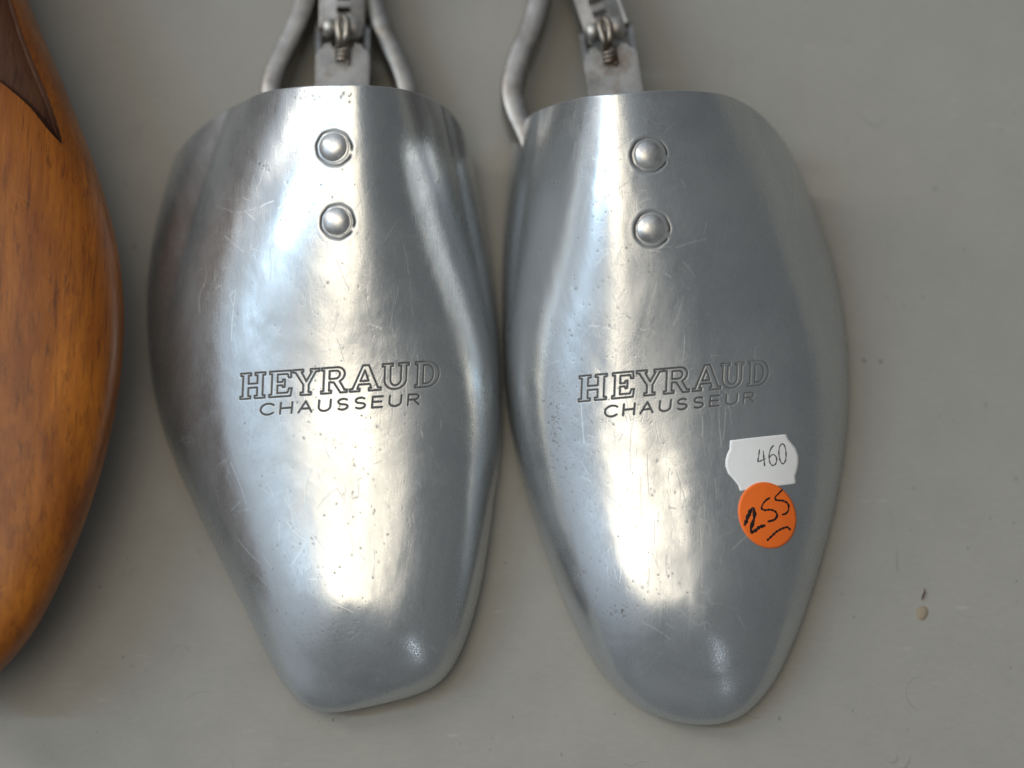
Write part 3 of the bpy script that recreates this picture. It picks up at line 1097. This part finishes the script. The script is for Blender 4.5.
    for j in (0, ny - 1):
        for i in range(3):
            f.append((top(j, i), top(j, i + 1), bot(j, i + 1), bot(j, i)))
    bar = mesh_obj('adjusting_bar', v, f, M_steel, tree, shade=False)
    # channel walls under the bar
    for sgn in (-1, 1):
        p = [qb(sgn * wbar / 2, 4, zt - 0.0042), qb(sgn * wbar / 2, -L, zt - 0.0042)]
        mesh_obj('channel_wall', *tube(p, 0.0007, 12, flat=6.0, up=(0, 0, 1)), M_steel, bar, shade=False)
    for path, zs, th_, hh in springs:
        mesh_obj('side_spring', *strip_on_edge(path, zs, th_, hh), M_steel, tree)


tree_a = shoe_tree((330, 384), 'shiny metal shoe tree with blunt squared toe, no price stickers')
shell_a, bvh_a = build_shell('toe_shell', LEFT, M_alu_a, tree_a, 3)
for (x, y, r) in ((333, 147, 13.8), (336.5, 221.5, 13.3)):
    make_rivet(bvh_a, x, y, r, tree_a)
mechanism(tree_a, 343, 30, math.radians(1.0), 0.016,
          [([(276, 170), (273, 110), (276, 82), (290, 50), (305, 15), (314, -30), (318, -90), (320, -260)], [0.009] * 8, 0.0052, 0.012),
           ([(410, 170), (409, 110), (404, 82), (390, 50), (376, 15), (368, -30), (364, -90), (362, -260)], [0.009] * 8, 0.0052, 0.012)])

tree_b = shoe_tree((670, 384), 'metal shoe tree with rounded toe carrying white and orange price stickers')
shell_b, bvh_b = build_shell('toe_shell', RIGHT, M_alu_b, tree_b, 5)
for (x, y, r) in ((648.5, 154.5, 13.5), (651, 229, 13.8)):
    make_rivet(bvh_b, x, y, r, tree_b)
mechanism(tree_b, 606, 32, math.radians(-9.0), 0.018,
          [([(545, 200), (530, 150), (516, 118), (512, 95), (519, 65), (533, 30), (541, -10), (541, -90), (532, -260)], [0.010] * 9, 0.0056, 0.012)],
          bar_ang=math.radians(-19))


# ------------------------------------------------------------------ stickers on the right-hand shell
def sticker(poly_px, bvh, mat, lift, thick, name, label, parent):
    """thin paper that follows the metal: rings from the rim to the centre"""
    p = np.array(poly_px, float)
    c = p.mean(0)
    n = len(p)
    rings = np.linspace(1, 0, 16)[:-1]
    vs, fs = [], []
    rim_lo = []
    for (x, y) in p:
        loc, nor = hit(bvh, x, y)
        vs.append(loc + nor * (lift - thick))
    for r in rings:
        for (x, y) in c + (p - c) * r:
            loc, nor = hit(bvh, x, y)
            curl = 0.00004 * max(0.0, r - 0.8) / 0.2
            vs.append(loc + nor * (lift + curl))
    m = len(rings) + 1
    for j in range(m - 1):
        for k in range(n):
            k2 = (k + 1) % n
            fs.append((j * n + k, j * n + k2, (j + 1) * n + k2, (j + 1) * n + k))
    loc, nor = hit(bvh, *c)
    vs.append(loc + nor * lift)
    for k in range(n):
        fs.append(((m - 1) * n + k, (m - 1) * n + (k + 1) % n, len(vs) - 1))
    o = mesh_obj(name, vs, fs, mat, parent)
    o['label'] = label
    return o


def ink(polylines, widths, bvh, lift, mat, name, parent):
    parts = []
    for pl, w in zip(polylines, widths):
        q = spline(pl, max(24, 8 * len(pl)))
        vs, fs = [], []
        m = len(q)
        for i, (x, y) in enumerate(q):
            a, b = q[max(i - 1, 0)], q[min(i + 1, m - 1)]
            t = (b - a) / (np.linalg.norm(b - a) + 1e-9)
            nx, ny = -t[1], t[0]
            ww = w * (0.85 + 0.25 * math.sin(i * 0.5 + x)) * (0.55 + 0.45 * min(1, i / 2, (m - 1 - i) / 2))
            for s_, hgt in ((-1, -0.00001), (-0.6, 0.00002), (0.6, 0.00002), (1, -0.00001)):
                loc, nor = hit(bvh, x + nx * ww * s_, y + ny * ww * s_)
                vs.append(loc + nor * (lift + hgt))
        for i in range(m - 1):
            for k in range(3):
                fs.append((i * 4 + k, i * 4 + k + 1, (i + 1) * 4 + k + 1, (i + 1) * 4 + k))
        parts.append((vs, fs))
    return mesh_obj(name, *merge(parts), mat, parent)


def cpx(pts):                      # points read from an enlarged crop of the stickers
    return [(710 + x / 5.482, 420 + y / 5.486) for x, y in pts]


def densify(p, k=5):
    p = list(p)
    out = []
    for a, b in zip(p, p[1:] + p[:1]):
        for i in range(k):
            out.append((a[0] + (b[0] - a[0]) * i / k, a[1] + (b[1] - a[1]) * i / k))
    return out


tag_poly = cpx([(110, 112), (200, 101), (300, 90), (415, 78), (430, 108), (450, 132), (470, 158), (484, 200), (484, 240), (476, 280), (466, 310), (470, 350),
                (380, 361), (280, 375), (165, 390), (155, 360), (130, 328), (100, 295), (85, 255), (85, 220), (95, 185), (107, 160)])
st_w = sticker(densify(tag_poly), bvh_b, M_paper, 0.00012, 0.00011, 'price_sticker', 'white paper price tag reading 460', tree_b)
ink(*zip(*[(cpx(pl), w) for pl, w in [
    ([(270, 160), (266, 195), (262, 228), (280, 222), (304, 212)], 0.75), ([(290, 168), (294, 210), (298, 254)], 0.8),
    ([(348, 138), (332, 158), (323, 190), (325, 228), (340, 249), (358, 240), (364, 212), (352, 192), (336, 192), (326, 206)], 0.75),
    ([(395, 128), (380, 146), (376, 184), (384, 226), (399, 240), (412, 222), (415, 184), (409, 146), (396, 128)], 0.75)]]),
    bvh_b, 0.00014, M_ink, 'lettering', st_w)
ang = np.linspace(0, 2 * math.pi, 64, endpoint=False)
el = [(312 + 157 * math.cos(a) + 12 * math.sin(a), 522 + 181 * math.sin(a) + 10 * math.cos(a)) for a in ang]
st_o = sticker(cpx(el), bvh_b, M_orange, 0.00026, 0.00025, 'price_sticker', 'round orange sticker with 255 handwritten', tree_b)
ink(*zip(*[(cpx(pl), w) for pl, w in [
    ([(186, 580), (200, 545), (212, 508), (228, 488), (240, 498), (240, 532), (230, 568), (222, 598), (228, 614), (246, 606), (268, 588), (300, 578)], 1.9),
    ([(196, 548), (212, 520), (226, 496)], 1.8),
    ([(326, 426), (304, 440), (286, 462), (280, 484), (296, 494), (330, 492), (356, 504), (364, 524), (350, 546), (312, 558)], 1.15),
    ([(394, 380), (376, 400), (354, 424), (362, 440), (392, 442), (420, 456), (428, 482), (416, 510), (390, 520)], 1.15),
    ([(308, 662), (332, 640), (362, 612), (396, 594), (420, 588), (438, 604)], 1.2)]]),
    bvh_b, 0.00029, M_marker, 'lettering', st_o)

# ------------------------------------------------------------------ wooden last at the left
def wooden_last():
    right = [(-30, -190), (-8, -110), (10, -45), (25, 0), (41, 38), (58, 78), (75, 121), (90, 160), (103, 200), (114, 245), (120, 290), (121, 332), (117, 380),
             (108, 430), (95, 480), (77, 532), (55, 583), (31, 628), (4, 662)]
    toe = [(4, 662), (-30, 690), (-75, 702), (-120, 690), (-155, 662)]
    left = [(-120, -190), (-150, -110), (-170, -45), (-185, 0), (-200, 78), (-215, 160), (-226, 245), (-230, 332), (-225, 430), (-205, 532), (-180, 620), (-155, 662)]
    zw = 0.027
    w = smooth(spline(right + toe[1:-1] + left[::-1], 900), 8)
    w[:, 0] += 3.0
    w3 = np.array([P(a, b, zw)[:] for a, b in w])
    sp = spline([(-72, -190), (-72, 0), (-66, 200), (-62, 350), (-66, 480), (-74, 570)], 400)
    zs = np.interp(np.linspace(0, 1, 400), [0, .25, .5, .75, 1], [0.051, 0.050, 0.046, 0.042, 0.037])
    sp3 = np.array([P(a, b, z)[:] for (a, b), z in zip(sp, zs)])
    iR = int(np.argmin(np.hypot(w[:, 0] - 4, w[:, 1] - 662)))
    iL = int(np.argmin(np.hypot(w[:, 0] + 155, w[:, 1] - 662)))
    n = 420
    tt = np.linspace(0, 1, n)

    def base(i0, i1, m):
        ii = np.linspace(i0, i1, m)
        return np.stack([np.interp(ii, np.arange(900), w3[:, k]) for k in range(3)], 1)
    Sx = np.stack([np.interp(tt, np.linspace(0, 1, 400), sp3[:, k]) for k in range(3)], 1)
    nf = 90
    B = np.vstack([base(0, iR, n), base(iR, iL, nf)[1:-1], base(899, iL, n)[::-1]])
    SS = np.vstack([Sx, np.repeat(Sx[-1:], nf - 2, 0), Sx[::-1]])
    th = np.r_[np.linspace(0, math.pi / 2, 150), np.linspace(math.pi / 2, math.pi * 0.86, 24)[1:]]
    rr = np.where(th <= math.pi / 2, np.sin(th), 1 - 0.62 * (1 - np.sin(th)) ** 0.8)
    up = np.clip(np.cos(th), 0, 1)
    dn = np.clip(-np.cos(th), 0, 1) / abs(math.cos(math.pi * 0.86))
    V = np.zeros((len(B), len(th), 3))
    V[..., :2] = SS[:, None, :2] + (B - SS)[:, None, :2] * rr[None, :, None]
    hh = (SS[:, 2] - zw)[:, None]
    V[..., 2] = zw + hh * up[None] ** 0.58 - (zw - 0.0020) * dn[None] ** 1.1
    m, c = V.shape[:2]
    idx = np.arange(m * c).reshape(m, c)
    F = np.stack([idx[:-1, :-1], idx[:-1, 1:], idx[1:, 1:], idx[1:, :-1]], -1).reshape(-1, 4)
    V = V.reshape(-1, 3)
    px = to_px(V)
    # carved hollow near the instep: its faces become a part of their own, sunk below the surface
    poly = np.array(spline([(-160, 10), (-90, 40), (-40, 58), (0, 82), (26, 104), (46, 126), (62, 143)], 30).tolist()
                    + spline([(62, 143), (55, 116), (42, 80), (28, 45), (16, 12), (6, -20), (-8, -80), (-16, -140)], 30).tolist() + [[-160, -140]])

    jr = np.random.default_rng(4)
    poly = poly + smooth(jr.normal(0, 1.8, poly.shape), 1.5)

    def inside(p):
        x, y = p[:, 0], p[:, 1]
        r = np.zeros(len(p), bool)
        j = len(poly) - 1
        for i in range(len(poly)):
            xi, yi = poly[i]
            xj, yj = poly[j]
            cnd = ((yi > y) != (yj > y)) & (x < (xj - xi) * (y - yi) / (yj - yi + 1e-12) + xi)
            r ^= cnd
            j = i
        return r
    d0, near = seg_nearest(px, poly)
    pull = (d0 < 1.05) & (V[:, 2] > zw + 0.002)
    V[pull, 0] += (near[pull, 0] - px[pull, 0]) * S
    V[pull, 1] -= (near[pull, 1] - px[pull, 1]) * S
    px[pull] = near[pull]
    fc = px[F].mean(1)
    vis = V[F][:, :, 2].mean(1) > zw + 0.002
    ins = inside(fc) & vis
    d = seg_distance_all(px, poly)
    vin = inside(px)
    Vn = V.copy()
    Vn[:, 2] -= np.where(vin, 0.0045 * np.clip(d / 5.0, 0, 1) ** 0.7, 0)
    root = empty('shoe_last', P(-66, 300, 0))
    tag(root, 'varnished orange brown wooden shoe last cut off by the picture edge', 'shoe last')

    def sub(mask, verts):
        ff = F[mask]
        used, inv = np.unique(ff.ravel(), return_inverse=True)
        return verts[used], inv.reshape(-1, 4)
    mesh_obj('body', *sub(~ins, V), M_wood, root)
    v2, f2 = sub(ins, Vn)
    o = mesh_obj('carved_hollow', v2, f2, M_notch, root)
    # sole and heel-end caps
    bot = idx[:, -1]
    capv = [tuple(V[i]) for i in bot[::6]]
    cm = len(capv)
    mesh_obj('sole', capv, [tuple(range(cm))], M_wood, root, shade=False)
    e1 = V[idx[0]]
    e2 = V[idx[-1]]
    ring = [tuple(x) for x in e1[::-1]] + [tuple(x) for x in e2[1:]]
    mesh_obj('end_face', ring, [tuple(range(len(ring)))], M_wood, root, shade=False)


def seg_nearest(pts, poly):
    d = np.full(len(pts), 1e9)
    best = np.zeros_like(pts)
    P2 = np.vstack([poly, poly[:1]])
    for a, b in zip(P2[:-1], P2[1:]):
        ab = b - a
        t = np.clip(((pts - a) @ ab) / max((ab ** 2).sum(), 1e-9), 0, 1)
        q = a + t[:, None] * ab
        dd = np.hypot(*(pts - q).T)
        m = dd < d
        d[m] = dd[m]
        best[m] = q[m]
    return d, best


def seg_distance_all(pts, poly):
    d = np.full(len(pts), 1e9)
    P2 = np.vstack([poly, poly[:1]])
    for a, b in zip(P2[:-1], P2[1:]):
        ab = b - a
        t = np.clip(((pts - a) @ ab) / max((ab ** 2).sum(), 1e-9), 0, 1)
        d = np.minimum(d, np.hypot(*(pts - a - t[:, None] * ab).T))
    return d


wooden_last()

# ------------------------------------------------------------------ a chip of paint stuck on the board
def chip():
    c = P(922, 613, 0)
    vs, fs = [], []
    n = 18
    for (a, z) in ((1.0, 0.0), (0.92, 0.00022), (0.7, 0.0004), (0.35, 0.0005)):
        for k in range(n):
            t = 2 * math.pi * k / n
            w = 1 + 0.12 * math.sin(2 * t + 1) + 0.07 * math.sin(3 * t)
            vs.append(c + Vector((a * w * 0.0013 * math.cos(t), a * w * 0.0019 * math.sin(t), z)))
    for j in range(3):
        for k in range(n):
            fs.append((j * n + k, j * n + (k + 1) % n, (j + 1) * n + (k + 1) % n, (j + 1) * n + k))
    fs.append(tuple(range(3 * n, 4 * n)))
    o = mesh_obj('crumb', vs, fs, M_chip)
    tag(o, 'tiny pale crumb lying alone on the bare grey board', 'crumb')
    pth = [P(922, 600, 0.0005), P(923, 596, 0.0006), P(925, 592, 0.0005), P(924, 589, 0.0004)]
    f = mesh_obj('fibre', *tube(pth, [0.0001, 0.00022, 0.00018, 0.0001], 8), M_notch)
    tag(f, 'short dark brown fibre beside the pale crumb', 'fibre')


chip()
